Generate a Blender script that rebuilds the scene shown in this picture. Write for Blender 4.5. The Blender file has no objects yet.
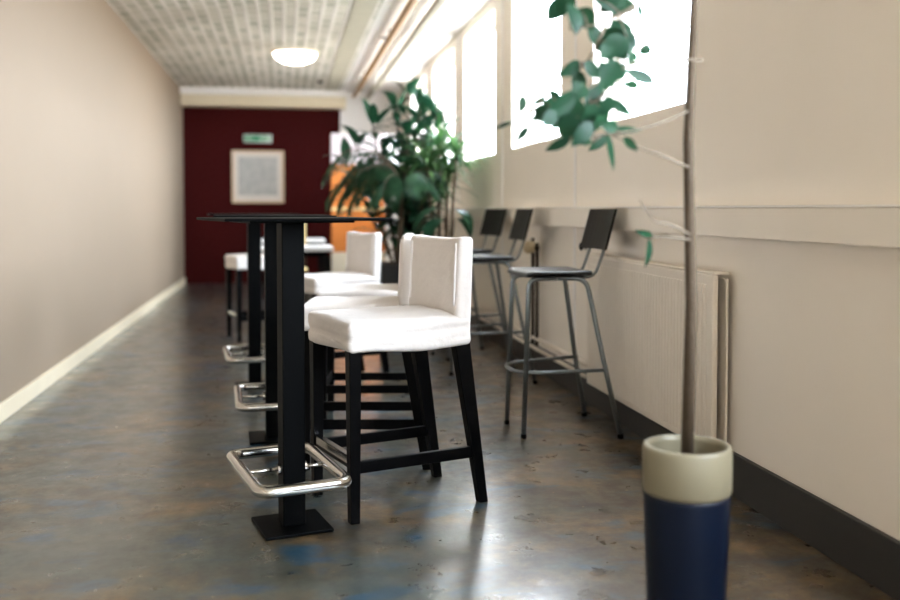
import bpy, bmesh, math, random
from mathutils import Vector, Matrix, noise

S = bpy.context.scene
COL = S.collection
PI = math.pi
rng = random.Random(7)

# ------------------------------------------------------------------ camera
cam_d = bpy.data.cameras.new('camera')
cam = bpy.data.objects.new('camera', cam_d)
COL.objects.link(cam)
F_PX = 930.0
PITCH = math.radians(2.0)
YAW = math.radians(10.061)
cam.location = (0, 0, 1.13)
cam.rotation_euler = (PI / 2 - PITCH, 0, -YAW)
cam_d.sensor_width = 36.0
cam_d.lens = F_PX / 900 * 36.0
cam_d.shift_y = -(300 - 241.5) / 900
cam_d.clip_start = 0.05
cam_d.dof.use_dof = True
cam_d.dof.focus_distance = 3.45
cam_d.dof.aperture_fstop = 1.3
S.camera = cam

# ------------------------------------------------------------------ world, exposure
w = bpy.data.worlds.new('sky')
S.world = w
w.use_nodes = True
bg = w.node_tree.nodes['Background']
bg.inputs['Strength'].default_value = 11.0
# bright overcast sky above the horizon, duller ground below it
_nt = w.node_tree
_tc = _nt.nodes.new('ShaderNodeTexCoord')
_sx = _nt.nodes.new('ShaderNodeSeparateXYZ')
_rp = _nt.nodes.new('ShaderNodeValToRGB')
_rp.color_ramp.elements[0].position = 0.46
_rp.color_ramp.elements[1].position = 0.51
_rp.color_ramp.elements[0].color = (0.24, 0.23, 0.21, 1)
_rp.color_ramp.elements[1].color = (0.76, 0.87, 1.0, 1)
_mr = _nt.nodes.new('ShaderNodeMapRange')
_mr.inputs['From Min'].default_value = -1
_nt.links.new(_tc.outputs['Generated'], _sx.inputs[0])
_nt.links.new(_sx.outputs['Z'], _mr.inputs['Value'])
_nt.links.new(_mr.outputs[0], _rp.inputs['Fac'])
_nt.links.new(_rp.outputs['Color'], bg.inputs['Color'])
vs = S.view_settings
vs.view_transform = 'Standard'
vs.look = 'None'
vs.gamma = 1.0
vs.use_curve_mapping = False
vs.exposure = 1.8

WY = [(-3.9, -2.3), (-1.9, -0.3), (0.1, 1.7), (3.82, 5.15), (5.79, 7.09), (7.70, 9.07), (9.63, 11.03), (11.6, 12.95)]
SILL, WTOP, CEIL = 1.60, 2.82, 2.92
LOW = 1.18        # unseen windows beside and behind the camera, sills lowered to light the near chairs
def sill(y0):
    return LOW if y0 < 2 else SILL
XL, XR, YB, YF = -1.5, 1.75, -4.2, 14.5

def portal(y0, y1):
    l = bpy.data.lights.new('window_portal', 'AREA')
    l.shape = 'RECTANGLE'
    l.size = y1 - y0
    l.size_y = WTOP - sill(y0)
    l.cycles.is_portal = True
    o = bpy.data.objects.new('window_portal', l)
    o.matrix_world = Matrix.Translation((1.99, (y0 + y1) / 2, (sill(y0) + WTOP) / 2)) @ \
        Matrix(((0, 0, 1, 0), (1, 0, 0, 0), (0, 1, 0, 0), (0, 0, 0, 1)))
    COL.objects.link(o)
for a in WY:
    portal(*a)
# ------------------------------------------------------------------ materials
def lin(c):
    return tuple(((v / 255) / 12.92 if v / 255 <= 0.04045 else ((v / 255 + 0.055) / 1.055) ** 2.4) for v in c) + (1,)

def mat(name, col, rough=0.5, metal=0.0, spec=0.5, nscale=0, namt=0.0, bump=0.0, bscale=60, coat=0.0):
    m = bpy.data.materials.new(name)
    m.use_nodes = True
    nt = m.node_tree
    b = nt.nodes['Principled BSDF']
    c = lin(col)
    b.inputs['Base Color'].default_value = c
    b.inputs['Roughness'].default_value = rough
    b.inputs['Metallic'].default_value = metal
    b.inputs['Specular IOR Level'].default_value = spec
    b.inputs['Coat Weight'].default_value = coat
    tc = nt.nodes.new('ShaderNodeTexCoord')
    n = nt.nodes.new('ShaderNodeTexNoise')
    n.inputs['Scale'].default_value = nscale or 8
    n.inputs['Detail'].default_value = 5
    nt.links.new(tc.outputs['Object'], n.inputs['Vector'])
    r = nt.nodes.new('ShaderNodeValToRGB')
    k = namt or 0.05
    r.color_ramp.elements[0].color = tuple(v * (1 - k) for v in c[:3]) + (1,)
    r.color_ramp.elements[1].color = tuple(min(1, v * (1 + k)) for v in c[:3]) + (1,)
    nt.links.new(n.outputs['Fac'], r.inputs['Fac'])
    nt.links.new(r.outputs['Color'], b.inputs['Base Color'])
    if bump:
        n2 = nt.nodes.new('ShaderNodeTexNoise')
        n2.inputs['Scale'].default_value = bscale
        n2.inputs['Detail'].default_value = 4
        nt.links.new(tc.outputs['Object'], n2.inputs['Vector'])
        bp = nt.nodes.new('ShaderNodeBump')
        bp.inputs['Strength'].default_value = bump
        bp.inputs['Distance'].default_value = 0.01
        nt.links.new(n2.outputs['Fac'], bp.inputs['Height'])
        nt.links.new(bp.outputs['Normal'], b.inputs['Normal'])
    return m

def leaf_mat(name, c1, c2, trans=0.35, rough=0.4):
    m = bpy.data.materials.new(name)
    m.use_nodes = True
    nt = m.node_tree
    b = nt.nodes['Principled BSDF']
    b.inputs['Roughness'].default_value = rough
    b.inputs['Specular IOR Level'].default_value = 0.22
    tc = nt.nodes.new('ShaderNodeTexCoord')
    n = nt.nodes.new('ShaderNodeTexNoise')
    n.inputs['Scale'].default_value = 7
    nt.links.new(tc.outputs['Object'], n.inputs['Vector'])
    r = nt.nodes.new('ShaderNodeValToRGB')
    r.color_ramp.elements[0].position = 0.3
    r.color_ramp.elements[1].position = 0.7
    r.color_ramp.elements[0].color = lin(c1)
    r.color_ramp.elements[1].color = lin(c2)
    nt.links.new(n.outputs['Fac'], r.inputs['Fac'])
    nt.links.new(r.outputs['Color'], b.inputs['Base Color'])
    t = nt.nodes.new('ShaderNodeBsdfTranslucent')
    nt.links.new(r.outputs['Color'], t.inputs['Color'])
    mx = nt.nodes.new('ShaderNodeMixShader')
    mx.inputs[0].default_value = trans
    nt.links.new(b.outputs[0], mx.inputs[1])
    nt.links.new(t.outputs[0], mx.inputs[2])
    nt.links.new(mx.outputs[0], nt.nodes['Material Output'].inputs['Surface'])
    return m

def floor_mat():
    m = bpy.data.materials.new('stained_polished_floor')
    m.use_nodes = True
    nt = m.node_tree
    N, L = nt.nodes, nt.links
    b = N['Principled BSDF']
    tc = N.new('ShaderNodeTexCoord')
    def nz(scale, detail=5, rough=0.6, off=0.0, stretch=(1, 1, 1), dist=0.0):
        mp = N.new('ShaderNodeMapping')
        mp.inputs['Location'].default_value = (off, off * 1.7, 0)
        mp.inputs['Scale'].default_value = stretch
        L.new(tc.outputs['Object'], mp.inputs['Vector'])
        n = N.new('ShaderNodeTexNoise')
        n.inputs['Scale'].default_value = scale
        n.inputs['Detail'].default_value = detail
        n.inputs['Roughness'].default_value = rough
        n.inputs['Distortion'].default_value = dist
        L.new(mp.outputs[0], n.inputs['Vector'])
        return n.outputs['Fac']
    def ramp(f, *st):
        r = N.new('ShaderNodeValToRGB')
        e = r.color_ramp.elements
        while len(e) < len(st):
            e.new(0.5)
        for q, (p, c) in zip(e, st):
            q.position = p
            q.color = c
        L.new(f, r.inputs['Fac'])
        return r.outputs['Color']
    def mix(f, a, c, t='MIX'):
        x = N.new('ShaderNodeMix')
        x.data_type = 'RGBA'
        x.blend_type = t
        if isinstance(f, float):
            x.inputs['Factor'].default_value = f
        else:
            L.new(f, x.inputs['Factor'])
        for v, s in ((a, 'A'), (c, 'B')):
            if isinstance(v, tuple):
                x.inputs[6 if s == 'A' else 7].default_value = v
            else:
                L.new(v, x.inputs[6 if s == 'A' else 7])
        return x.outputs[2]
    W, B0 = (1, 1, 1, 1), (0, 0, 0, 1)
    base = ramp(nz(3.4, 9, 0.72), (0.34, lin((28, 22, 13))), (0.5, lin((70, 54, 30))), (0.64, lin((118, 92, 54))))
    # cool grey-blue veils, more of them toward the near left of the room
    sx = N.new('ShaderNodeSeparateXYZ')
    L.new(tc.outputs['Object'], sx.inputs[0])
    mr = N.new('ShaderNodeMapRange')
    mr.inputs['From Min'].default_value = 1.25
    mr.inputs['From Max'].default_value = 0.2
    mr.inputs['To Min'].default_value = -0.10
    mr.inputs['To Max'].default_value = 0.10
    L.new(sx.outputs['X'], mr.inputs['Value'])
    ad = N.new('ShaderNodeMath')
    ad.operation = 'ADD'
    L.new(nz(2.1, 6, 0.6, 3.3), ad.inputs[0])
    L.new(mr.outputs[0], ad.inputs[1])
    veil = ramp(ad.outputs[0], (0.44, B0), (0.66, (0.75, 0.75, 0.75, 1)))
    c = mix(veil, base, lin((54, 70, 68)))
    blue = ramp(nz(4.2, 5, 0.6, 8.1, (0.7, 1.3, 1), 0.4), (0.53, B0), (0.64, (0.9, 0.9, 0.9, 1)))
    c = mix(blue, c, lin((26, 66, 88)))
    teal = ramp(nz(2.7, 5, 0.55, 15.0, (0.6, 1.3, 1)), (0.58, B0), (0.72, (0.6, 0.6, 0.6, 1)))
    c = mix(teal, c, lin((28, 52, 54)))
    dark = ramp(nz(7, 6, 0.7, 21.0), (0.60, B0), (0.74, (0.6, 0.6, 0.6, 1)))
    c = mix(dark, c, lin((48, 42, 34)))
    fleck = ramp(nz(30, 3, 0.6, 33.0), (0.69, B0), (0.75, (0.6, 0.6, 0.6, 1)))
    c = mix(fleck, c, lin((190, 164, 122)))
    L.new(c, b.inputs['Base Color'])
    rg = ramp(nz(6, 7, 0.7, 40.0), (0.38, (0.26,) * 3 + (1,)), (0.62, (0.50,) * 3 + (1,)))
    L.new(rg, b.inputs['Roughness'])
    b.inputs['Specular IOR Level'].default_value = 0.7
    b.inputs['Coat Weight'].default_value = 0.9
    b.inputs['Coat IOR'].default_value = 1.5
    b.inputs['Coat Roughness'].default_value = 0.20
    bp = N.new('ShaderNodeBump')
    bp.inputs['Strength'].default_value = 0.16
    bp.inputs['Distance'].default_value = 0.01
    L.new(nz(14, 6, 0.65, 50.0), bp.inputs['Height'])
    L.new(bp.outputs[0], b.inputs['Normal'])
    L.new(bp.outputs[0], b.inputs['Coat Normal'])
    return m

def ceil_mat():
    m = bpy.data.materials.new('painted_ceiling_boards')
    m.use_nodes = True
    nt = m.node_tree
    N, L = nt.nodes, nt.links
    b = N['Principled BSDF']
    b.inputs['Roughness'].default_value = 0.8
    tc = N.new('ShaderNodeTexCoord')
    mp = N.new('ShaderNodeMapping')
    mp.inputs['Rotation'].default_value = (0, 0, PI / 2)
    L.new(tc.outputs['Object'], mp.inputs['Vector'])
    br = N.new('ShaderNodeTexBrick')
    br.inputs['Color1'].default_value = lin((222, 218, 206))
    br.inputs['Color2'].default_value = lin((176, 178, 162))
    br.inputs['Mortar'].default_value = lin((236, 232, 226))
    br.inputs['Scale'].default_value = 1.0
    br.inputs['Mortar Size'].default_value = 0.022
    br.inputs['Mortar Smooth'].default_value = 0.3
    br.inputs['Brick Width'].default_value = 0.24
    br.inputs['Row Height'].default_value = 0.115
    L.new(mp.outputs[0], br.inputs['Vector'])
    n = N.new('ShaderNodeTexNoise')
    n.inputs['Scale'].default_value = 1.3
    L.new(tc.outputs['Object'], n.inputs['Vector'])
    mx = N.new('ShaderNodeMix')
    mx.data_type = 'RGBA'
    mx.blend_type = 'MULTIPLY'
    mx.inputs['Factor'].default_value = 0.35
    L.new(br.outputs['Color'], mx.inputs[6])
    r = N.new('ShaderNodeValToRGB')
    r.color_ramp.elements[0].position = 0.35
    r.color_ramp.elements[1].position = 0.6
    r.color_ramp.elements[0].color = lin((170, 166, 148))
    r.color_ramp.elements[1].color = (1, 1, 1, 1)
    L.new(n.outputs['Fac'], r.inputs['Fac'])
    L.new(r.outputs['Color'], mx.inputs[7])
    L.new(mx.outputs[2], b.inputs['Base Color'])
    bp = N.new('ShaderNodeBump')
    bp.inputs['Strength'].default_value = 0.5
    bp.inputs['Distance'].default_value = 0.01
    L.new(br.outputs['Fac'], bp.inputs['Height'])
    L.new(bp.outputs[0], b.inputs['Normal'])
    return m

def glass_mat():
    m = bpy.data.materials.new('window_glass')
    m.use_nodes = True
    nt = m.node_tree
    N, L = nt.nodes, nt.links
    N.remove(N['Principled BSDF'])
    t = N.new('ShaderNodeBsdfTransparent')
    g = N.new('ShaderNodeBsdfGlossy')
    g.inputs['Roughness'].default_value = 0.02
    mx = N.new('ShaderNodeMixShader')
    mx.inputs[0].default_value = 0.04
    L.new(t.outputs[0], mx.inputs[1])
    L.new(g.outputs[0], mx.inputs[2])
    L.new(mx.outputs[0], N['Material Output'].inputs['Surface'])
    return m

def emit_mat(name, col, strength):
    m = bpy.data.materials.new(name)
    m.use_nodes = True
    b = m.node_tree.nodes['Principled BSDF']
    b.inputs['Base Color'].default_value = lin(col)
    b.inputs['Emission Color'].default_value = lin(col)
    b.inputs['Emission Strength'].default_value = strength
    return m

M = dict(
    floor=floor_mat(), ceil=ceil_mat(), glass=glass_mat(),
    plaster=mat('cream_plaster', (248, 240, 229), 0.75, nscale=3, namt=0.03, bump=0.03, bscale=40),
    left=mat('warm_sand_plaster', (146, 128, 108), 0.85, nscale=2, namt=0.03),
    white=mat('white_paint', (246, 243, 240), 0.7, nscale=2, namt=0.02),
    sash=mat('white_window_paint', (244, 243, 242), 0.4),
    olive=mat('olive_grey_board', (186, 182, 164), 0.8, nscale=5, namt=0.08),
    beam=mat('beige_beam_paint', (222, 208, 180), 0.7),
    red=mat('dark_red_wall_paint', (58, 13, 12), 0.7, spec=0.06, nscale=1.5, namt=0.08),
    skirting=mat('dark_grey_skirting', (44, 42, 40), 0.5, nscale=6, namt=0.1),
    black=mat('black_powder_coat', (4, 5, 6), 0.5, spec=0.05, nscale=30, namt=0.1),
    top=mat('black_table_laminate', (4, 5, 6), 0.6, spec=0.05, nscale=30, namt=0.1),
    wood=mat('black_stained_wood', (5, 5, 6), 0.40, spec=0.08, nscale=20, namt=0.2),
    steel=mat('polished_steel', (205, 203, 200), 0.16, metal=1.0),
    tube=mat('grey_metallic_tube', (122, 128, 130), 0.34, metal=0.8),
    cloth=mat('off_white_cotton_cover', (236, 230, 226), 0.92, spec=0.2, nscale=3, namt=0.025, bump=0.9, bscale=11),
    pipe_cloth=mat('white_cotton_piping', (244, 241, 240), 0.9, spec=0.2),
    vinyl=mat('black_seat_vinyl', (12, 13, 16), 0.28, nscale=20, namt=0.1),
    backply=mat('black_brown_ply', (20, 18, 17), 0.5, spec=0.3, nscale=12, namt=0.15),
    rad=mat('cream_radiator_enamel', (232, 222, 208), 0.4),
    brass=mat('tan_valve_plastic', (206, 186, 150), 0.45),
    darkmetal=mat('dark_pipe_metal', (58, 50, 42), 0.4, metal=0.6),
    pipewood=mat('ochre_painted_pipe', (166, 126, 70), 0.5),
    tray=mat('grey_cable_duct', (168, 164, 150), 0.6),
    lamp=emit_mat('lit_opal_lamp_glass', (255, 244, 226), 3.0),
    lampbase=mat('cream_lamp_base', (226, 212, 188), 0.5),
    green=emit_mat('lit_green_exit_panel', (40, 120, 80), 0.08),
    pale=emit_mat('lit_pale_exit_panel', (150, 176, 150), 0.08),
    frame=mat('pale_wood_frame', (212, 182, 148), 0.5),
    print=mat('grey_print', (176, 172, 164), 0.6, nscale=9, namt=0.35),
    mount=mat('off_white_mount', (214, 204, 192), 0.7),
    orange=mat('orange_panel', (196, 112, 36), 0.6, nscale=4, namt=0.08),
    pinkwhite=mat('pale_pink_white_panel', (196, 184, 184), 0.7),
    cream=mat('cream_panel', (214, 202, 178), 0.7),
    palewood=mat('pale_yellow_wood', (226, 200, 140), 0.5, nscale=6, namt=0.1),
    whitetop=mat('white_laminate', (240, 238, 236), 0.35),
    soil=mat('dark_soil', (44, 34, 26), 0.95, nscale=30, namt=0.3, bump=0.8, bscale=50),
    bark=mat('brown_bark', (74, 60, 44), 0.85, nscale=20, namt=0.25, bump=0.5, bscale=60),
    twig=mat('greenish_brown_twig', (112, 100, 84), 0.8, nscale=20, namt=0.2),
    navy=mat('navy_glazed_pot', (10, 20, 38), 0.4, spec=0.2),
    creamglaze=mat('cream_glazed_rim', (128, 120, 98), 0.4),
    planter=mat('black_planter', (20, 21, 22), 0.5),
    whitepot=mat('white_planter', (224, 222, 216), 0.5),
    leaf=leaf_mat('dark_glossy_leaf', (16, 50, 34), (40, 82, 54), 0.22, 0.45),
    leaf2=leaf_mat('palm_leaf', (26, 58, 40), (64, 98, 68), 0.25, 0.42),
    leaf3=leaf_mat('light_green_leaf', (42, 84, 44), (96, 130, 78), 0.3, 0.4),
    leaf4=leaf_mat('deep_green_leaf', (18, 46, 32), (40, 76, 52), 0.20, 0.35),
)

# ------------------------------------------------------------------ mesh helpers
def link(name, bm, m, parent=None, smooth=False):
    bmesh.ops.recalc_face_normals(bm, faces=bm.faces[:])
    me = bpy.data.meshes.new(name)
    bm.to_mesh(me)
    bm.free()
    me.materials.append(m)
    if smooth:
        for p in me.polygons:
            p.use_smooth = True
    o = bpy.data.objects.new(name, me)
    COL.objects.link(o)
    if parent:
        o.parent = parent
    return o

def NB():
    return bmesh.new()

def box(bm, x0, x1, y0, y1, z0, z1, bev=0.0, seg=2, mtx=None):
    r = bmesh.ops.create_cube(bm, size=1.0)
    vs_ = r['verts']
    for v in vs_:
        v.co = Vector((x0 + (v.co.x + .5) * (x1 - x0), y0 + (v.co.y + .5) * (y1 - y0), z0 + (v.co.z + .5) * (z1 - z0)))
    if mtx:
        for v in vs_:
            v.co = mtx @ v.co
    if bev:
        es = list({e for v in vs_ for e in v.link_edges})
        bmesh.ops.bevel(bm, geom=es, offset=bev, segments=seg, affect='EDGES', profile=0.5)

def frustum(bm, p0, p1, a0, a1, bev=0.003):
    """square bar between two points, half sizes a0=(hx,hy) at p0 and a1 at p1"""
    vs_ = []
    for p, a in ((p0, a0), (p1, a1)):
        for sx, sy in ((-1, -1), (1, -1), (1, 1), (-1, 1)):
            vs_.append(bm.verts.new((p[0] + sx * a[0], p[1] + sy * a[1], p[2])))
    fs = [(3, 2, 1, 0), (4, 5, 6, 7)] + [(i, (i + 1) % 4, 4 + (i + 1) % 4, 4 + i) for i in range(4)]
    fl = [bm.faces.new([vs_[i] for i in f]) for f in fs]
    if bev:
        es = list({e for f in fl for e in f.edges})
        bmesh.ops.bevel(bm, geom=es, offset=bev, segments=2, affect='EDGES', profile=0.5)

def tube(bm, pts, r, seg=12, closed=False, cap=True):
    pts = [Vector(p) for p in pts]
    n = len(pts)
    rs = r if isinstance(r, (list, tuple)) else [r] * n
    rings = []
    t0 = None
    nrm = None
    for i, p in enumerate(pts):
        if closed:
            t = (pts[(i + 1) % n] - pts[i - 1]).normalized()
        elif i == 0:
            t = (pts[1] - pts[0]).normalized()
        elif i == n - 1:
            t = (pts[-1] - pts[-2]).normalized()
        else:
            t = (pts[i + 1] - pts[i - 1]).normalized()
        if nrm is None:
            a = Vector((0, 0, 1)) if abs(t.z) < 0.9 else Vector((1, 0, 0))
            nrm = (a - t * a.dot(t)).normalized()
        else:
            nrm = (nrm - t * nrm.dot(t)).normalized()
        bn = t.cross(nrm)
        rings.append([bm.verts.new(p + (nrm * math.cos(2 * PI * k / seg) + bn * math.sin(2 * PI * k / seg)) * rs[i]) for k in range(seg)])
    m = n if closed else n - 1
    for i in range(m):
        A, B = rings[i], rings[(i + 1) % n]
        for k in range(seg):
            bm.faces.new((A[k], A[(k + 1) % seg], B[(k + 1) % seg], B[k]))
    if cap and not closed:
        bm.faces.new(rings[0][::-1])
        bm.faces.new(rings[-1])

def rounded(pts, rad, n=6, closed=False):
    """polyline with rounded corners"""
    P = [Vector(p) for p in pts]
    out = []
    N_ = len(P)
    for i, p in enumerate(P):
        if not closed and i in (0, N_ - 1):
            out.append(p)
            continue
        a = (P[i - 1] - p)
        b = (P[(i + 1) % N_] - p)
        d = min(rad, a.length * .49, b.length * .49)
        a = p + a.normalized() * d
        b = p + b.normalized() * d
        for k in range(n + 1):
            t = k / n
            out.append((1 - t) ** 2 * a + 2 * t * (1 - t) * p + t * t * b)
    return out

def lathe(bm, prof, seg=32, c=(0, 0, 0)):
    rings = []
    for r, z in prof:
        if r < 1e-6:
            rings.append([bm.verts.new((c[0], c[1], c[2] + z))])
        else:
            rings.append([bm.verts.new((c[0] + r * math.cos(2 * PI * k / seg), c[1] + r * math.sin(2 * PI * k / seg), c[2] + z)) for k in range(seg)])
    for A, B in zip(rings, rings[1:]):
        for k in range(seg):
            j = (k + 1) % seg
            if len(A) == 1 and len(B) == 1:
                continue
            if len(A) == 1:
                bm.faces.new((A[0], B[j], B[k]))
            elif len(B) == 1:
                bm.faces.new((A[k], A[j], B[0]))
            else:
                bm.faces.new((A[k], A[j], B[j], B[k]))

def soft_box(bm, x0, x1, y0, y1, z0, z1, r, cuts=14, fn=None):
    """rounded box on a grid fine enough to be deformed by fn"""
    res = bmesh.ops.create_cube(bm, size=2.0)
    vset = res['verts']
    es = list({e for v in vset for e in v.link_edges})
    old = set(bm.verts) - set(vset)
    bmesh.ops.subdivide_edges(bm, edges=es, cuts=cuts, use_grid_fill=True)
    h = Vector(((x1 - x0) / 2, (y1 - y0) / 2, (z1 - z0) / 2))
    c = Vector(((x1 + x0) / 2, (y1 + y0) / 2, (z1 + z0) / 2))
    for v in bm.verts:
        if v in old:
            continue
        q = Vector([math.copysign(abs(math.sin(a * PI / 2)) ** 0.75, a) * hh for a, hh in zip(v.co, h)])
        inn = Vector([max(-hh + r, min(hh - r, a)) for a, hh in zip(q, h)])
        d = q - inn
        if d.length > 1e-9:
            q = inn + d.normalized() * r if d.length > 0 else q
        else:
            q = inn
        q = q + c
        v.co = fn(q) if fn else q

def leaf(bm, base, tip, width, up=None, bend=0.15, nl=8, fold=0.18, peak=0.42, lobes=0.0):
    base, tip = Vector(base), Vector(tip)
    ax = tip - base
    Ln = ax.length
    if Ln < 1e-6:
        return
    ax.normalize()
    up = Vector(up) if up else Vector((0, 0, 1))
    side = ax.cross(up)
    if side.length < 0.05:
        side = ax.cross(Vector((1, 0.3, 0)))
    side.normalize()
    up = side.cross(ax).normalized()
    rows = []
    for i in range(nl + 1):
        t = i / nl
        wd = width * 0.5 * (math.sin(PI * t ** (math.log(0.5) / math.log(peak))) ** 0.8 if 0 < t < 1 else 0.03)
        if lobes and 0.1 < t < 0.95:
            wd *= 1 + lobes * math.sin(t * 16)
        c = base + ax * Ln * t + up * (bend * Ln * 4 * t * (1 - t) * 0.5 - bend * Ln * t * t * .5)
        rows.append([bm.verts.new(c + side * wd * s + up * (abs(s) * wd * fold)) for s in (-1, -0.5, 0, 0.5, 1)])
    for A, B in zip(rows, rows[1:]):
        for k in range(4):
            bm.faces.new((A[k], A[k + 1], B[k + 1], B[k]))

def thing(name, label, cat, loc=(0, 0, 0), rot=0.0, group=None):
    o = bpy.data.objects.new(name, None)
    o.empty_display_size = 0.1
    COL.objects.link(o)
    o.location = loc
    o.rotation_euler = (0, 0, rot)
    return tag(o, label, cat, group)

def tag(o, label, cat, group=None):
    o['label'] = label
    o['category'] = cat
    if group:
        o['group'] = group
    return o

def struct(name, bm, m, parent=None, smooth=False):
    o = link(name, bm, m, parent, smooth)
    if parent is None:
        o['kind'] = 'structure'
    return o

def dup(root, loc, rot, label, group=None, scale=1.0):
    r = root.copy()
    r.scale = (scale,) * 3
    COL.objects.link(r)
    r.location = loc
    r.rotation_euler = (0, 0, rot)
    r['label'] = label
    if group:
        r['group'] = group
    for ch in list(root.children):
        c = ch.copy()
        COL.objects.link(c)
        c.parent = r
        for g in list(ch.children):
            d = g.copy()
            COL.objects.link(d)
            d.parent = c
    return r

# ------------------------------------------------------------------ room shell
b = NB(); box(b, XL, XR, YB, YF, -0.1, 0.0); struct('floor', b, M['floor'])
b = NB(); box(b, XL, 0.85, YB, YF, CEIL, CEIL + 0.1); struct('ceiling', b, M['ceil'])
b = NB(); box(b, 0.85, XR, YB, YF, CEIL, CEIL + 0.1); struct('trim_1', b, M['white'])
b = NB(); box(b, 0.60, 0.80, YB, 14.2, CEIL - 0.012, CEIL, 0.003); struct('trim_2', b, M['olive'])
b = NB(); box(b, XL - 0.2, XL, YB, YF, 0, CEIL); struct('wall_left', b, M['left'])
b = NB(); box(b, XL - 0.2, XR + 0.25, YB - 0.2, YB, 0, CEIL); struct('wall_behind', b, M['plaster'])
b = NB(); box(b, XL - 0.2, 0.85, YF, YF + 0.2, 0, CEIL); struct('wall_far', b, M['red'])
b = NB(); box(b, 0.85, XR + 0.25, YF, YF + 0.2, 0, CEIL); struct('wall_corner', b, M['white'])
# long window wall: below, above and between the windows
b = NB()
box(b, XR, XR + 0.25, 2, YF, -0.1, SILL)
box(b, XR, XR + 0.25, YB, 2, -0.1, LOW)
box(b, XR, XR + 0.25, YB, YF, WTOP, CEIL + 0.1)
ys = [YB] + [v for a in WY for v in a] + [YF]
for i in range(0, len(ys), 2):
    if ys[i] < 2 < ys[i + 1]:
        box(b, XR, XR + 0.25, ys[i], 2, LOW, WTOP)
        box(b, XR, XR + 0.25, 2, ys[i + 1], SILL, WTOP)
    else:
        box(b, XR, XR + 0.25, ys[i], ys[i + 1], sill(ys[i + 1]), WTOP)
struct('wall_right', b, M['plaster'])
b = NB(); box(b, XR - 0.022, XR, YB, YF, 0.0, 0.17, 0.004); struct('baseboard_right', b, M['skirting'])
b = NB(); box(b, XL, XL + 0.02, YB, YF, 0.0, 0.10, 0.004); struct('baseboard_left', b, M['beam'])
# beam along the head of the red wall with a white ledge on it
b = NB(); box(b, XL, 0.92, 14.2, YF, 2.66, 2.82, 0.006); struct('trim_3', b, M['beam'])
b = NB(); box(b, XL, 0.92, 14.12, YF, 2.82, CEIL, 0.006); struct('trim_4', b, M['white'])
# joint strips on the piers
for i, y in enumerate((5.47, 7.40, 9.35, 11.31)):
    b = NB(); box(b, XR - 0.008, XR, y - 0.016, y + 0.016, 0.17, CEIL, 0.003); struct('trim_%d' % (5 + i), b, M['white'])
# windows
for i, (y0, y1) in enumerate(WY):
    root = bpy.data.objects.new('window_%d' % (i + 1), None)
    COL.objects.link(root)
    root.location = (XR + 0.18, (y0 + y1) / 2, sill(y0))
    root['kind'] = 'structure'
    hw, hh = (y1 - y0) / 2, WTOP - sill(y0)
    b = NB()
    for (a0, a1, c0, c1) in ((-hw, hw, 0, .045), (-hw, hw, hh - .045, hh), (-hw, -hw + .045, .045, hh - .045), (hw - .045, hw, .045, hh - .045)):
        box(b, -.025, .025, a0, a1, c0, c1, 0.004)
    link('window_frame', b, M['sash'], root)
    b = NB()
    for k in (1, 2):
        y = -hw + 2 * hw * k / 3
        box(b, -.008, .008, y - .006, y + .006, .045, hh - .045)
    for k in (1, 2):
        z = hh * k / 3
        box(b, -.007, .007, -hw + .045, hw - .045, z - .005, z + .005)
    link('glazing_bars', b, M['sash'], root)
    b = NB(); box(b, .010, .014, -hw + .03, hw - .03, .03, hh - .03); link('pane', b, M['glass'], root)

# ------------------------------------------------------------------ bar tables
UR = 0.044
def make_table(loc, rot, label):
    t = thing('bar_table', label, 'table', loc, rot, 'black bar tables in a row')
    b = NB(); box(b, -.28, .28, -.28, .28, 1.090, 1.100, 0.003); link('tabletop', b, M['top'], t)
    b = NB(); box(b, -.18, .18, -.18, .18, 1.083, 1.090, 0.002); link('support_plate', b, M['black'], t)
    b = NB(); box(b, -.04, .04, -.04, .04, 0.012, 1.083, 0.004); link('column', b, M['black'], t)
    b = NB(); box(b, -.12, .12, -.12, .12, 0.0, 0.012, 0.003); link('base_plate', b, M['black'], t)
    z = .21
    loop = rounded([(-.170, -.255, z), (.132, -.255, z), (.132, .26, z), (-.170, .26, z)], 0.05, 8, True)
    b = NB(); tube(b, loop, 0.0205, 16, closed=True); fr = link('foot_rail', b, M['steel'], t, True)
    for s in (-1, 1):
        x1 = .132 if s > 0 else -.170
        b = NB(); tube(b, [(s * .04, 0, z), (x1, 0, z)], 0.007, 10); link('rail_bracket', b, M['steel'], fr, True)
        b = NB(); tube(b, [(s * .04, 0, z), (s * .052, 0, z)], 0.020, 16); link('flange', b, M['steel'], fr)
    return t
R = math.radians
make_table((0.018, 3.33, 0), R(14), 'nearest square black bar table with a chrome foot rail, at the left')
make_table((-0.06, 4.64, 0), R(4), 'black bar table whose column stands just left of the nearest column')
make_table((-0.195, 6.03, 0), R(6), 'farthest black bar table, its column at the left edge of the photo')

# ------------------------------------------------------------------ covered bar chairs
def wob(p, a, s, o=0.0):
    return a * noise.noise(Vector((p.x * s + o, p.y * s, p.z * s)))

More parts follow.
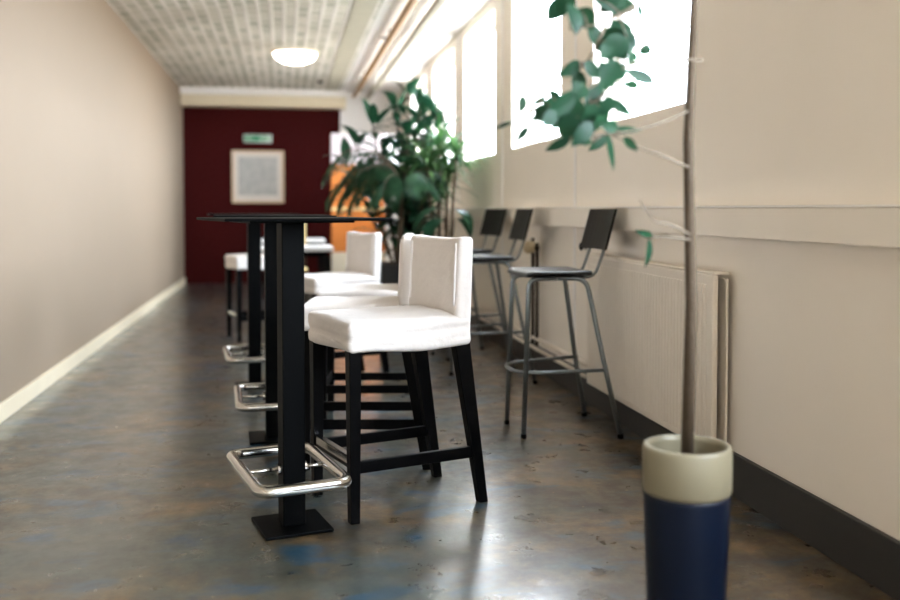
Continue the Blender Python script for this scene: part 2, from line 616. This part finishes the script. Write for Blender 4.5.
def make_bar_chair(loc, rot, label):
    t = thing('bar_chair', label, 'chair', loc, rot, 'white covered bar chairs along the tables')
    def seat_fn(q):
        tz = (q.z - .61) / .12
        if tz > 0.6:
            u = max(0, 1 - (abs(q.x) / .27) ** 2.2) * max(0, 1 - (abs(q.y) / .215) ** 2.2)
            q.z += .018 * u + wob(q, .006, 9)
        # soft fold between cushion and skirt
        f = math.exp(-((q.z - .675 - .012 * math.sin(q.x * 7)) / .010) ** 2)
        q.x *= 1 - .022 * f
        q.y *= 1 - .026 * f
        if q.z < .645:
            q.x += wob(q, .007, 11, 3)
            q.y += wob(q, .007, 11, 5)
            q.z += .006 * math.sin(q.x * 14 + q.y * 9)
        return q
    b = NB(); soft_box(b, -.279, .222, -.222, .222, .610, .728, .022, 26, seat_fn)
    link('seat', b, M['cloth'], t, True)
    def back_fn(q):
        q.x += .012 * (q.z - .7) / .3
        if abs(q.y) < .19 and q.z < .99:
            q.x += wob(q, .007, 10, 9) + .006 * (1 - (abs(q.y) / .19) ** 2)
        q.z += .008 * (abs(q.y) / .215) ** 3 * (1 if q.z > .96 else 0) + wob(q, .004, 8, 2)
        return q
    b = NB(); soft_box(b, .158, .224, -.217, .217, .616, 1.018, .020, 22, back_fn)
    bk = link('backrest', b, M['cloth'], t, True)
    for s in (-1, 1):
        pts = []
        for k in range(13):
            z = .765 + (1.000 - .765) * k / 12
            pts.append(Vector((.160 + .012 * (z - .7) / .3 - .002, s * (.188 + .002 * (k % 2)), z)))
        b = NB(); tube(b, pts, 0.0055, 8); link('piping', b, M['pipe_cloth'], bk, True)
    fx, rx0, rx1, hy = -.25, .185, .283, .19
    for s in (-1, 1):
        b = NB(); frustum(b, (fx, s * hy, 0), (fx, s * (hy - .002), .625), (.018, .018), (.023, .023)); link('leg', b, M['wood'], t)
    for s in (-1, 1):
        b = NB(); frustum(b, (rx1, s * hy, 0), (rx0 + .002, s * (hy - .002), .625), (.018, .018), (.032, .022)); link('leg', b, M['wood'], t)
    for s in (-1, 1):
        b = NB(); box(b, fx + .012, .255, s * hy - .010, s * hy + .010, .178, .222, .003); link('stretcher', b, M['wood'], t)
    b = NB(); box(b, fx - .012, fx + .012, -hy + .015, hy - .015, .195, .240, .003); st = link('stretcher', b, M['wood'], t)
    b = NB(); box(b, fx - .0145, fx + .008, -hy + .02, hy - .02, .240, .2425); box(b, fx - .0145, fx - .012, -hy + .02, hy - .02, .212, .2425); link('foot_plate', b, M['steel'], st)
    return t
chair = make_bar_chair((.416, 3.579, 0), R(18.2), 'nearest bar chair in a white cover, turned slightly outward')
dup(chair, (.359, 4.195, 0), R(-9.8), 'white covered bar chair directly behind the nearest chair', scale=.982)
dup(chair, (.458, 4.985, 0), R(-9.0), 'third white covered bar chair, only its seat showing above the second seat', scale=.972)
dup(chair, (.345, 6.2, 0), R(23), 'farthest white bar chair of the row, its backrest against the orange panel', scale=.952)
dup(chair, (-.20, 8.3, 0), R(16), 'white bar chair seen in the gap between two black table columns')

# ------------------------------------------------------------------ tubular bar stools
def make_stool(loc, rot, label):
    t = thing('bar_stool', label, 'stool', loc, rot, 'black bar stools along the window wall')
    ZS = .80
    def seat_fn(q):
        k = max(0, 1 - (abs(q.x + .06) / .19) ** 2) * max(0, 1 - (abs(q.y) / .19) ** 2)
        q.z -= .010 * k
        q.z -= .012 * max(0, (-.16 - q.x) / .08) ** 2
        return q
    b = NB(); soft_box(b, -.225, .115, -.185, .185, ZS, ZS + .026, .012, 14, seat_fn); link('seat', b, M['vinyl'], t, True)
    # back panel leaning away from the seat, slightly curved
    b = NB()
    rows = []
    for side in (0, 1):
        for j in range(2):
            pass
    NY = 8
    grid = {}
    for k in range(2):
        for j in range(3):
            for i in range(NY + 1):
                y = -.175 + .35 * i / NY
                z = .925 + .205 * j / 2
                x = .175 + .055 * j / 2 + .022 * (1 - (y / .175) ** 2) + (.014 if k else 0)
                grid[k, j, i] = b.verts.new((x, y, z))
    for k in range(2):
        for j in range(2):
            for i in range(NY):
                b.faces.new((grid[k, j, i], grid[k, j, i + 1], grid[k, j + 1, i + 1], grid[k, j + 1, i]))
    for i in range(NY):
        for j in (0, 2):
            b.faces.new((grid[0, j, i], grid[0, j, i + 1], grid[1, j, i + 1], grid[1, j, i]))
    for j in range(2):
        for i in (0, NY):
            b.faces.new((grid[0, j, i], grid[0, j + 1, i], grid[1, j + 1, i], grid[1, j, i]))
    bk = link('backrest', b, M['backply'], t)
    for s in (-1, 1):
        pts = rounded([(.0, s * .10, ZS - .012), (.155, s * .10, ZS - .012), (.205, s * .10, .93), (.248, s * .10, 1.09)], .05, 6)
        b = NB(); tube(b, pts, .0085, 10); link('back_post', b, M['tube'], t, True)
    fr, rr = (-.233, .155), (.235, .255)
    for s in (-1, 1):
        pts = rounded([(-.06, s * .13, ZS - .014), (-.205, s * .145, ZS - .014), (fr[0], s * fr[1], 0.004)], .05, 6)
        b = NB(); tube(b, pts, .0125, 12); lg = link('leg', b, M['tube'], t, True)
        b = NB(); tube(b, [(fr[0], s * fr[1], 0), (fr[0] + .0005, s * fr[1], .022)], .0145, 12); link('foot_cap', b, M['black'], lg)
    for s in (-1, 1):
        pts = rounded([(-.05, s * .12, ZS - .014), (.085, s * .165, ZS - .014), (.155, s * .215, .40), (rr[0], s * rr[1], 0.004)], .06, 6)
        b = NB(); tube(b, pts, .0125, 12); lg = link('leg', b, M['tube'], t, True)
        b = NB(); tube(b, [(rr[0], s * rr[1], 0), (rr[0] - .0015, s * rr[1], .022)], .0145, 12); link('foot_cap', b, M['black'], lg)
    zr = .335
    xr_ = .18
    pts = rounded([(xr_, -.222, zr), (-.205, -.160, zr - .012), (-.265, -.085, zr - .012), (-.265, .085, zr - .012), (-.205, .160, zr - .012), (xr_, .222, zr)], .06, 6)
    b = NB(); tube(b, pts, .0095, 10); link('foot_ring', b, M['tube'], t, True)
    b = NB(); box(b, -.19, .08, -.15, .15, ZS - .008, ZS, .002); link('seat_frame', b, M['black'], t)
    return t
stool = make_stool((1.38, 4.58, 0), R(2), 'nearest black bar stool with grey tube legs, in front of the radiator')
dup(stool, (1.345, 6.04, 0), R(2), 'middle black bar stool, its back beside the radiator valve')
dup(stool, (1.385, 7.0, 0), R(13), 'farthest black bar stool, its back panel turned toward the room')

# ------------------------------------------------------------------ window wall fittings
t = thing('wall_ledge', 'long cream boxed ledge running along the wall above the radiator', 'ledge', (XR, 0, 1.02))
b = NB(); box(b, -.062, 0, YB, 13.9, 0, .115, .005); link('duct_body', b, M['plaster'], t)
b = NB(); box(b, -.066, 0, YB, 13.9, .115, .123, .002); link('top_board', b, M['white'], t)

t = thing('radiator', 'large cream panel radiator on the wall behind the nearest stool', 'radiator', (XR, 4.97, .155))
LEN = 1.55
b = NB(); box(b, -.092, -.066, -LEN, 0, 0, .715, .008, 3)
n = int(LEN / .0334)
for i in range(1, n):
    y = -LEN + .03 + i * .0334
    if y > -.02:
        break
    box(b, -.0945, -.090, y - .010, y + .010, .03, .675, .003, 1)
link('front_panel', b, M['rad'], t)
b = NB(); box(b, -.034, -.022, -LEN, 0, .01, .70, .005); link('rear_panel', b, M['rad'], t)
b = NB(); box(b, -.09, -.022, -LEN, .002, .715, .725, .003)
for i in range(int(LEN / .025)):
    box(b, -.08, -.034, -LEN + .01 + i * .025, -LEN + .016 + i * .025, .725, .729)
link('top_grille', b, M['rad'], t)
for y in (-.25, -LEN + .25):
    b = NB(); box(b, -.034, -.001, y - .02, y + .02, .15, .60); link('wall_bracket', b, M['rad'], t)

t = thing('radiator_valve', 'tan round thermostat knob on dark upright pipes beside the middle stool', 'valve', (XR, 6.22, 0))
b = NB(); tube(b, [(-.055, .035, .19), (-.055, .035, .93)], .013, 10); link('riser', b, M['darkmetal'], t, True)
b = NB(); tube(b, [(-.055, -.075, .19), (-.055, -.075, .90)], .013, 10); link('riser', b, M['darkmetal'], t, True)
b = NB(); tube(b, [(-.055, .05, .865), (-.055, -.09, .865)], .016, 10); vb = link('valve_body', b, M['darkmetal'], t, True)
b = NB(); tube(b, [(-.055, -.005, .868), (-.085, -.02, .868), (-.115, -.032, .868), (-.125, -.036, .868)], [.036, .043, .043, .034], 18); link('knob', b, M['brass'], t, True)
for i, (z, lab) in enumerate(((.24, 'upper of two cream heating pipes running low along the window wall'), (.165, 'lower of two cream heating pipes running low along the window wall'))):
    b = NB(); tube(b, [(XR - .055 + (.008 if i else 0), 5.05 if i == 0 else 5.12, z), (XR - .055 + (.008 if i else 0), 9.5, z)], .013, 12)
    tag(link('heating_pipe', b, M['rad'], None, True), lab, 'pipe', 'heating pipes along the window wall')
t = thing('wall_hook', 'small black knob on the wall panel left of the nearest stool back', 'hook', (XR, 5.26, .91))
b = NB(); lathe(b, [(0, 0), (.016, 0), (.016, .005), (.009, .010), (.009, .018), (.019, .025), (.019, .036), (.011, .042), (0, .043)], 20)
for v in b.verts:
    v.co = Vector((-v.co.z, v.co.y, v.co.x * 1.25))
link('knob', b, M['black'], t, True)

# ------------------------------------------------------------------ ceiling
t = thing('ceiling_lamp', 'round white opal ceiling lamp, lit, above the far end of the room', 'lamp', (.125, 10.8, CEIL))
b = NB(); lathe(b, [(0, 0), (.27, 0), (.275, -.012), (.26, -.024), (0, -.024)], 40); link('base_ring', b, M['lampbase'], t, True)
b = NB(); lathe(b, [(.245, -.022)] + [(.245 * math.cos(a * PI / 20), -.022 - .125 * math.sin(a * PI / 20)) for a in range(1, 10)] + [(0, -.147)], 40); link('lamp_shade', b, M['lamp'], t, True)
t = thing('ceiling_pipe', 'ochre pipe running along the ceiling beside the boards', 'pipe', (1.04, 0, 2.83))
b = NB(); tube(b, [(0, YB, 0), (0, 14.1, 0)], .034, 14); link('pipe', b, M['pipewood'], t, True)
for y in (1.0, 3.5, 6.2, 9.3, 12.2):
    b = NB(); box(b, -.03, .03, y - .012, y + .012, -.029, -.024); box(b, -.008, .008, y - .012, y + .012, .02, .09); box(b, -.10, -.026, y - .010, y + .010, -.004, .012)
    link('pipe_clip', b, M['darkmetal'], t)
t = thing('cable_duct', 'pale grey square duct running along the ceiling nearer the windows', 'duct', (1.26, 0, 2.80))
b = NB(); box(b, -.032, .032, YB, 14.3, 0, .055, .006); link('duct', b, M['tray'], t)
for y in (2.5, 5.5, 8.5, 11.5):
    b = NB(); box(b, -.012, .012, y - .015, y + .015, .055, CEIL - 2.80); link('hanger', b, M['white'], t)
b = NB(); lathe(b, [(0, 0), (.04, 0), (.04, -.02), (.03, -.03), (0, -.034)], 20, (.50, 13.2, CEIL))
tag(link('smoke_detector', b, M['darkmetal'], None, True), 'small dark round detector on the ceiling near the beam', 'detector')

# ------------------------------------------------------------------ far end
t = thing('exit_sign', 'lit green exit sign with a pale end on the dark red wall', 'sign', (-.40, YF, 2.20))
b = NB(); box(b, -.21, .21, -.05, 0, -.06, .06, .005); link('housing', b, M['whitetop'], t)
b = NB(); box(b, -.20, .10, -.054, -.05, -.05, .05); pn = link('sign_panel', b, M['green'], t)
b = NB(); box(b, .10, .20, -.054, -.05, -.05, .05); link('pale_panel', b, M['pale'], t)
b = NB()
box(b, -.15, -.06, -.0555, -.054, -.010, .010)
for s in (-1, 1):
    box(b, -.02, .0, -.0555, -.054, -.03, .03, mtx=Matrix.Translation((-.145, 0, s * .017)) @ Matrix.Rotation(s * PI / 4, 4, 'Y') @ Matrix.Translation((.01, 0, 0)))
link('arrow', b, M['pale'], pn)
b = NB()
box(b, .035, .075, -.0555, -.054, -.04, .04)
link('door_symbol', b, M['pale'], pn)

t = thing('picture_frame', 'framed grey print in a pale wooden frame on the dark red wall', 'picture', (-.40, YF, 1.22))
hw, hh = .39, .80
b = NB()
for a in ((-hw, hw, 0, .035), (-hw, hw, hh - .035, hh), (-hw, -hw + .035, .035, hh - .035), (hw - .035, hw, .035, hh - .035)):
    box(b, a[0], a[1], -.03, 0, a[2], a[3], .003)
link('frame', b, M['frame'], t)
b = NB(); box(b, -hw + .03, hw - .03, -.012, 0, .03, hh - .03); link('mount', b, M['mount'], t)
b = NB(); box(b, -hw + .10, hw - .10, -.015, -.012, .12, hh - .10); link('print', b, M['print'], t)

t = thing('room_screen', 'free-standing screen, white above, orange in the middle and cream below', 'screen', (1.0, 12.5, 0))
b = NB(); box(b, -.39, .33, 0, .06, 1.72, 2.14, .006); link('top_panel', b, M['pinkwhite'], t)
b = NB(); box(b, -.39, .33, 0, .06, .55, 1.72, .006); link('middle_panel', b, M['orange'], t)
b = NB(); box(b, -.39, .33, 0, .06, .03, .55, .006); link('base_panel', b, M['cream'], t)
b = NB(); box(b, .33, .56, -.02, .08, .03, 2.14, .008); link('end_post', b, M['white'], t)
for x in (-.3, .45):
    b = NB(); box(b, x - .03, x + .03, -.18, .24, 0, .03, .004); link('foot', b, M['black'], t)
b = NB(); box(b, -.39, .33, -.012, 0, 1.11, 1.15, .002); link('rail', b, M['palewood'], t)

def make_dining_table(loc, label):
    t = thing('dining_table', label, 'table', loc, 0, 'white dining tables at the far end')
    b = NB(); box(b, -.40, .40, -.35, .35, .705, .745, .006); link('tabletop', b, M['whitetop'], t)
    b = NB(); box(b, -.34, .34, -.29, .29, .65, .705); link('apron', b, M['black'], t)
    for sx in (-1, 1):
        for sy in (-1, 1):
            b = NB(); frustum(b, (sx * .35, sy * .30, 0), (sx * .35, sy * .30, .65), (.02, .02), (.024, .024)); link('leg', b, M['black'], t)
    return t
dt = make_dining_table((.08, 9.75, 0), 'nearer white-topped dining table seen under the bar table edge')
dup(dt, (.10, 12.1, 0), 0, 'farther white-topped dining table in front of the red wall')

def make_dining_chair(loc, rot, label):
    t = thing('dining_chair', label, 'chair', loc, rot)
    b = NB(); box(b, -.21, .21, -.2, .2, .43, .455, .008); link('seat', b, M['palewood'], t)
    b = NB(); box(b, .19, .21, -.19, .19, .62, .98, .006); link('backrest', b, M['palewood'], t)
    for s in (-1, 1):
        b = NB(); frustum(b, (-.19, s * .18, 0), (-.18, s * .17, .43), (.016, .016), (.02, .02)); link('leg', b, M['darkmetal'], t)
        b = NB(); frustum(b, (.21, s * .18, 0), (.20, s * .17, .66), (.016, .016), (.012, .02)); link('leg', b, M['darkmetal'], t)
    return t
make_dining_chair((.05, 10.75, 0), R(90), 'pale yellow wooden chair behind the nearer white table')

# ------------------------------------------------------------------ plants by the windows
def pot_square(t, hw, h, m):
    b = NB()
    frustum(b, (0, 0, 0), (0, 0, h), (hw * .86, hw * .86), (hw, hw), .008)
    p = link('planter', b, m, t)
    b = NB(); box(b, -hw * .9, hw * .9, -hw * .9, hw * .9, h, h + .008); link('soil', b, M['soil'], p)

def arc(p, d, length, droop, n=10):
    """points of a frond or stem leaving p along d and drooping"""
    d = Vector(d).normalized()
    out = [Vector(p)]
    step = length / n
    for i in range(n):
        out.append(out[-1] + d * step)
        d = (d + Vector((0, 0, -droop / n * (0.5 + 1.2 * i / n)))).normalized()
    return out

# palm with drooping fronds in the tall black planter
t = thing('potted_palm', 'palm with drooping fronds in a tall black planter, in front of the orange panel', 'plant', (.97, 8.0, 0))
pot_square(t, .17, .66, M['planter'])
fol, stm = NB(), NB()
tube(stm, [(0, 0, .66), (.02, .01, 1.0), (.03, 0, 1.36)], [.026, .022, .018], 10)
r1 = random.Random(3)
for i in range(20):
    az = [180, 195, 165, 210, 150, 185, 172, 235, 125, 300, 20, 60, 330, 178, 190, 160, 202, 170, 215, 182][i] + r1.uniform(-8, 8)
    el = [52, 40, 30, 45, 50, 62, 48, 35, 50, 45, 50, 60, 50, 36, 57, 56, 34, 66, 55, 26][i]
    ln = [.80, .72, .66, .62, .66, .72, .55, .5, .5, .45, .4, .42, .45, .76, .78, .6, .7, .62, .5, .55][i]
    a, e = R(az), R(el)
    pts = arc((.03, 0, 1.34), (math.cos(a) * math.cos(e), math.sin(a) * math.cos(e), math.sin(e)), ln, 2.3, 14)
    tube(stm, pts, [.007 - .005 * k / 14 for k in range(15)], 6)
    for k in range(3, 15):
        p = pts[k]
        tdir = (pts[k] - pts[k - 1]).normalized()
        sd = tdir.cross(Vector((0, 0, 1)))
        sd = sd.normalized() if sd.length > .05 else Vector((0, 1, 0))
        for s in (-1, 1):
            L_ = .25 * math.sin(PI * (k - 1.5) / 14.5) + .06
            dd = (sd * s * .55 + tdir * .45 + Vector((0, 0, -.75))).normalized()
            leaf(fol, p, p + dd * L_, .026, up=tdir + Vector((0, 0, .3)), bend=.12, nl=5, peak=.35)
link('foliage', fol, M['leaf2'], t, True)
link('stem', stm, M['bark'], t, True)

# tall broad-leaved plant
def broad_plant(name, label, loc, pot, stems, leaves, m, seed, Lr=(.16, .26), wr=.38):
    t = thing(name, label, 'plant', loc)
    pot_square(t, pot[0], pot[1], pot[2])
    r = random.Random(seed)
    fol, stm = NB(), NB()
    for (dx, dy, dz, n) in stems:
        base = Vector((r.uniform(-.05, .05), r.uniform(-.05, .05), pot[1]))
        top = Vector((dx, dy, dz))
        mid = (base + top) / 2 + Vector((r.uniform(-.04, .04), r.uniform(-.04, .04), 0))
        pts = [base * (1 - s) ** 2 + mid * 2 * s * (1 - s) + top * s * s for s in [k / 12 for k in range(13)]]
        tube(stm, pts, [.014 - .009 * k / 12 for k in range(13)], 8)
        for k in range(n):
            f = .36 + .64 * (k + r.random() * .6) / n
            f = min(f, 1)
            p = pts[min(12, int(f * 12))]
            az = k * 2.4 + r.uniform(-.5, .5)
            el = r.uniform(-.35, .75) if f < .92 else r.uniform(.4, 1.2)
            d = Vector((math.cos(az) * math.cos(el), math.sin(az) * math.cos(el), math.sin(el)))
            pb = p + d * .05
            tube(stm, [p, pb], .003, 5)
            L_ = r.uniform(*Lr)
            leaf(fol, pb, pb + d * L_, L_ * wr, bend=r.uniform(.1, .4), nl=7)
    link('foliage', fol, m, t, True)
    link('stem', stm, M['bark'], t, True)
    return t
broad_plant('rubber_plant', 'tallest broad-leaved plant, reaching up in front of the far windows', (1.06, 8.6, 0), (.16, .42, M['planter']),
            [(-.04, 0, 2.16, 30), (.10, .05, 2.30, 26), (-.28, 0, 2.0, 30), (.26, .05, 1.95, 34), (0, -.1, 1.75, 36),
             (-.44, -.02, 1.80, 28), (.38, .0, 1.74, 32), (.16, -.12, 2.05, 30), (-.18, .1, 1.75, 34), (.05, -.2, 1.9, 30), (-.55, 0, 1.62, 22), (.12, -.12, 1.5, 24), (.32, -.05, 1.45, 26), (.42, .02, 2.0, 30), (.34, -.1, 2.12, 30), (.46, .06, 1.85, 28), (.2, .1, 2.2, 24)], None, M['leaf'], 11, (.18, .30), .36)
# grassy bushy plant at its right
t = thing('dracaena', 'bushy light green plant with long arching leaves against the window wall', 'plant', (1.36, 8.05, 0))
pot_square(t, .15, .45, M['whitepot'])
fol, stm = NB(), NB()
r2 = random.Random(5)
for (dx, dy, dz) in ((-.05, 0, 1.35), (.06, .04, 1.50), (-.14, -.02, 1.55), (-.02, .05, 1.72), (.12, -.03, 1.66), (-.22, .04, 1.42)):
    tube(stm, [(dx * .3, dy, .45), (dx * .6, dy, .9), (dx, dy, dz)], [.016, .013, .012], 8)
    for k in range(34):
        az = k * 2.399 + r2.uniform(-.2, .2)
        el = r2.uniform(-.1, 1.25)
        d = Vector((math.cos(az) * math.cos(el), math.sin(az) * math.cos(el), math.sin(el)))
        p0 = Vector((dx, dy, dz - r2.uniform(0, .12)))
        L_ = r2.uniform(.26, .42)
        q = arc(p0, d, L_, 1.6, 7)
        rows = []
        sd = d.cross(Vector((0, 0, 1)))
        sd = sd.normalized() if sd.length > .1 else Vector((1, 0, 0))
        for i, p in enumerate(q):
            wd = .016 * (1 - (i / 7) ** 2.2) + .001
            # keep the leaves on the room side of the wall
            if p.x > .36:
                p.x = .36 - (p.x - .36) * .3
            rows.append([fol.verts.new(p - sd * wd), fol.verts.new(p + Vector((0, 0, -.004))), fol.verts.new(p + sd * wd)])
        for A, B in zip(rows, rows[1:]):
            for j in (0, 1):
                fol.faces.new((A[j], A[j + 1], B[j + 1], B[j]))
link('foliage', fol, M['leaf3'], t, True)
link('stem', stm, M['bark'], t, True)
# low plant with a few large dark leaves
t = thing('broad_leaf_plant', 'low plant with large dark drooping leaves behind the farthest stool', 'plant', (1.33, 7.55, 0))
pot_square(t, .11, .40, M['planter'])
fol, stm = NB(), NB()
for (p1, p2, w_) in (((-.02, -.05, 1.12), (-.34, -.16, .99), .17), ((.02, -.06, 1.13), (.17, -.22, .93), .14), ((-.05, .02, 1.16), (-.22, .06, 1.30), .10),
                     ((-.04, -.04, 1.05), (-.25, -.24, .86), .15), ((.05, .0, 1.05), (.22, .12, .92), .13), ((-.03, .04, 1.06), (-.28, .16, .95), .14)):
    p1, p2 = Vector(p1), Vector(p2)
    tube(stm, [(p1.x * .3, p1.y * .3, .40), (p1.x * .4, p1.y * .4, .8), p1], [.008, .006, .004], 7)
    leaf(fol, p1, p2, w_, bend=.35, nl=9)
link('foliage', fol, M['leaf4'], t, True)
link('stem', stm, M['bark'], t, True)

# ------------------------------------------------------------------ tree in the foreground, its branches hanging into view
LEAVES = [((0.665, 2.159, 1.634), (0.628, 2.186, 1.586), 0.0466), ((0.607, 1.944, 1.573), (0.615, 1.919, 1.503), 0.0543), ((0.72, 2.131, 1.635), (0.83, 2.145, 1.604), 0.0433), ((0.756, 2.091, 1.572), (0.801, 2.079, 1.501), 0.0531), ((0.697, 2.075, 1.555), (0.719, 2.082, 1.504), 0.0395), ((0.729, 2.069, 1.548), (0.775, 2.049, 1.473), 0.063), ((0.771, 2.033, 1.52), (0.705, 2.027, 1.472), 0.0568), ((0.822, 2.104, 1.614), (0.844, 2.133, 1.581), 0.0214), ((0.882, 2.158, 1.522), (0.847, 2.161, 1.509), 0.0246), ((0.838, 2.037, 1.422), (0.76, 2.023, 1.446), 0.031), ((0.715, 1.939, 1.454), (0.664, 1.91, 1.38), 0.0467), ((0.662, 2.042, 1.464), (0.61, 2.031, 1.429), 0.0337), ((0.665, 2.021, 1.461), (0.709, 2.045, 1.429), 0.0333), ((0.66, 2.056, 1.448), (0.669, 2.06, 1.387), 0.0365), ((0.636, 1.987, 1.384), (0.557, 1.958, 1.334), 0.0479), ((0.652, 2.008, 1.374), (0.599, 1.986, 1.302), 0.0586), ((0.69, 2.052, 1.384), (0.739, 2.082, 1.324), 0.0547), ((0.66, 2.092, 1.365), (0.554, 2.073, 1.336), 0.0398), ((0.711, 2.144, 1.407), (0.752, 2.162, 1.35), 0.049), ((0.672, 2.106, 1.355), (0.655, 2.131, 1.289), 0.0534), ((0.711, 2.113, 1.356), (0.692, 2.13, 1.289), 0.0509), ((0.71, 2.015, 1.353), (0.688, 2.044, 1.299), 0.0409), ((0.562, 2.161, 1.399), (0.547, 2.141, 1.356), 0.0247), ((0.605, 2.111, 1.394), (0.567, 2.124, 1.371), 0.0134), ((0.541, 2.041, 1.315), (0.513, 2.043, 1.281), 0.0181), ((0.727, 2.048, 1.384), (0.802, 2.073, 1.347), 0.0234), ((0.644, 2.05, 1.292), (0.589, 2.07, 1.263), 0.0234), ((0.645, 2.015, 1.292), (0.693, 2.038, 1.278), 0.0205), ((0.765, 2.146, 1.31), (0.719, 2.144, 1.269), 0.0272), ((0.734, 2.066, 1.308), (0.763, 2.091, 1.219), 0.0288), ((0.757, 2.104, 1.316), (0.839, 2.103, 1.318), 0.0187), ((0.746, 1.983, 1.291), (0.775, 1.973, 1.259), 0.0201), ((0.518, 2.098, 1.331), (0.471, 2.078, 1.312), 0.0106), ((0.884, 2.148, 1.064), (0.835, 2.134, 1.077), 0.0164), ((0.874, 2.149, 1.059), (0.863, 2.137, 0.987), 0.0218), ((0.841, 2.16, 1.617), (0.769, 2.172, 1.636), 0.0356), ((0.713, 2.051, 1.467), (0.747, 2.052, 1.408), 0.039), ((0.629, 2.086, 1.382), (0.602, 2.092, 1.405), 0.0238), ((0.74, 2.005, 1.312), (0.692, 1.987, 1.319), 0.0305), ((0.653, 2.053, 1.619), (0.616, 2.079, 1.583), 0.0417), ((0.674, 2.08, 1.594), (0.694, 2.054, 1.539), 0.0475), ((0.783, 2.127, 1.636), (0.743, 2.14, 1.6), 0.0432), ((0.816, 2.148, 1.628), (0.769, 2.129, 1.589), 0.0382), ((0.787, 2.109, 1.567), (0.738, 2.082, 1.514), 0.0535), ((0.803, 2.087, 1.549), (0.769, 2.073, 1.485), 0.053), ((0.717, 1.984, 1.496), (0.688, 2.007, 1.486), 0.0352), ((0.693, 1.956, 1.499), (0.708, 1.957, 1.452), 0.0447), ((0.644, 2.135, 1.393), (0.59, 2.12, 1.334), 0.0488), ((0.611, 1.981, 1.352), (0.586, 2.003, 1.306), 0.0503), ((0.702, 2.032, 1.368), (0.673, 2.045, 1.315), 0.0516), ((0.656, 1.938, 1.318), (0.609, 1.929, 1.265), 0.0393), ((0.635, 1.971, 1.33), (0.593, 1.982, 1.295), 0.045), ((0.561, 1.95, 1.357), (0.537, 1.977, 1.324), 0.0297), ((0.701, 1.936, 1.375), (0.678, 1.95, 1.333), 0.0344), ((0.754, 1.935, 1.471), (0.731, 1.92, 1.443), 0.0246), ((0.801, 2.125, 1.476), (0.766, 2.105, 1.434), 0.0378), ((0.78, 1.974, 1.403), (0.742, 1.986, 1.409), 0.0225), ((0.668, 2.023, 1.412), (0.629, 1.995, 1.372), 0.0411), ((0.754, 2.168, 1.433), (0.717, 2.147, 1.381), 0.044), ((0.576, 1.939, 1.339), (0.542, 1.929, 1.307), 0.0344)]
TWIGS = [[(0.992, 2.12, 1.777), (0.857, 2.05, 1.636), (0.726, 2.05, 1.553), (0.641, 2.05, 1.537)], [(0.995, 2.12, 1.49), (0.833, 2.05, 1.479), (0.756, 2.05, 1.454), (0.677, 2.05, 1.397), (0.618, 2.05, 1.369), (0.536, 2.05, 1.349)], [(0.965, 2.12, 1.369), (0.859, 2.05, 1.327), (0.781, 2.05, 1.308), (0.714, 2.05, 1.3), (0.642, 2.05, 1.287)], [(0.966, 2.12, 1.229), (0.872, 2.05, 1.253), (0.811, 2.05, 1.269), (0.728, 2.05, 1.307)], [(0.968, 2.12, 1.067), (0.881, 2.05, 1.1), (0.841, 2.05, 1.095), (0.812, 2.05, 1.151)], [(0.968, 2.12, 1.055), (0.881, 2.05, 1.067), (0.837, 2.05, 1.063)], [(0.837, 2.05, 1.063), (0.834, 2.05, 1.058)], [(0.583, 2.05, 1.368), (0.524, 2.05, 1.34), (0.506, 2.05, 1.326)], [(0.583, 2.05, 1.35), (0.543, 2.05, 1.316)], [(0.714, 2.05, 1.3), (0.69, 2.05, 1.277), (0.666, 2.05, 1.288)], [(0.726, 2.05, 1.553), (0.689, 2.05, 1.466), (0.653, 2.05, 1.442)], [(0.756, 2.05, 1.454), (0.727, 2.05, 1.385), (0.654, 2.05, 1.351)], [(0.857, 2.05, 1.636), (0.808, 2.05, 1.593), (0.736, 2.05, 1.563)]]

t = thing('potted_tree', 'leafy tree with dark green leaves hanging into the upper right, in a navy pot', 'plant', (.965, 2.12, 0))
b = NB(); lathe(b, [(0, 0), (.085, 0), (.09, .01), (.104, .43), (.104, .44), (0, .44)], 40); pt = link('pot', b, M['navy'], t, True)
b = NB(); lathe(b, [(.092, .44), (.104, .44), (.107, .45), (.107, .548), (.103, .555), (.094, .555), (.092, .54), (.092, .44)], 40); link('rim', b, M['creamglaze'], pt, True)
b = NB(); lathe(b, [(0, .50), (.091, .50)], 30); link('soil', b, M['soil'], pt)
O = Vector((.965, 2.12, 0))
b = NB()
tube(b, [(0, 0, .49), (.012, .01, .9), (-.004, 0, 1.3), (.008, -.01, 1.75)], [.016, .014, .012, .009], 10)
stm = link('trunk', b, M['bark'], t, True)
b = NB()
SAMPLES = []
for tw in TWIGS:
    pts = [Vector(p) - O for p in tw]
    q = []
    for i in range(len(pts) - 1):
        for k in range(4):
            q.append(pts[i].lerp(pts[i + 1], k / 4))
    q.append(pts[-1])
    for _ in range(6):
        q = [q[0]] + [(q[i - 1] + q[i] * 2 + q[i + 1]) / 4 for i in range(1, len(q) - 1)] + [q[-1]]
    SAMPLES += q
    tube(b, q, [.0042 - .003 * i / len(q) for i in range(len(q))], 6)
for (p, q, wd) in LEAVES:      # leaf stalks
    p = Vector(p) - O
    near = min(SAMPLES, key=lambda s_: (s_ - p).length)
    if .004 < (near - p).length < .2:
        tube(b, [near, near.lerp(p, .5) + Vector((0, 0, .006)), p], [.0018, .0014, .001], 5)
link('branch', b, M['twig'], t, True)
b = NB()
rl = random.Random(9)
for (p, q, wd) in LEAVES:
    p, q = Vector(p) - O, Vector(q) - O
    # blades hang facing the room with a little random roll
    leaf(b, p, q, wd, up=(rl.uniform(-.8, .8), -1, rl.uniform(-.3, .4)), bend=rl.uniform(.02, .2), nl=9, fold=.12)
link('foliage', b, M['leaf'], t, True)
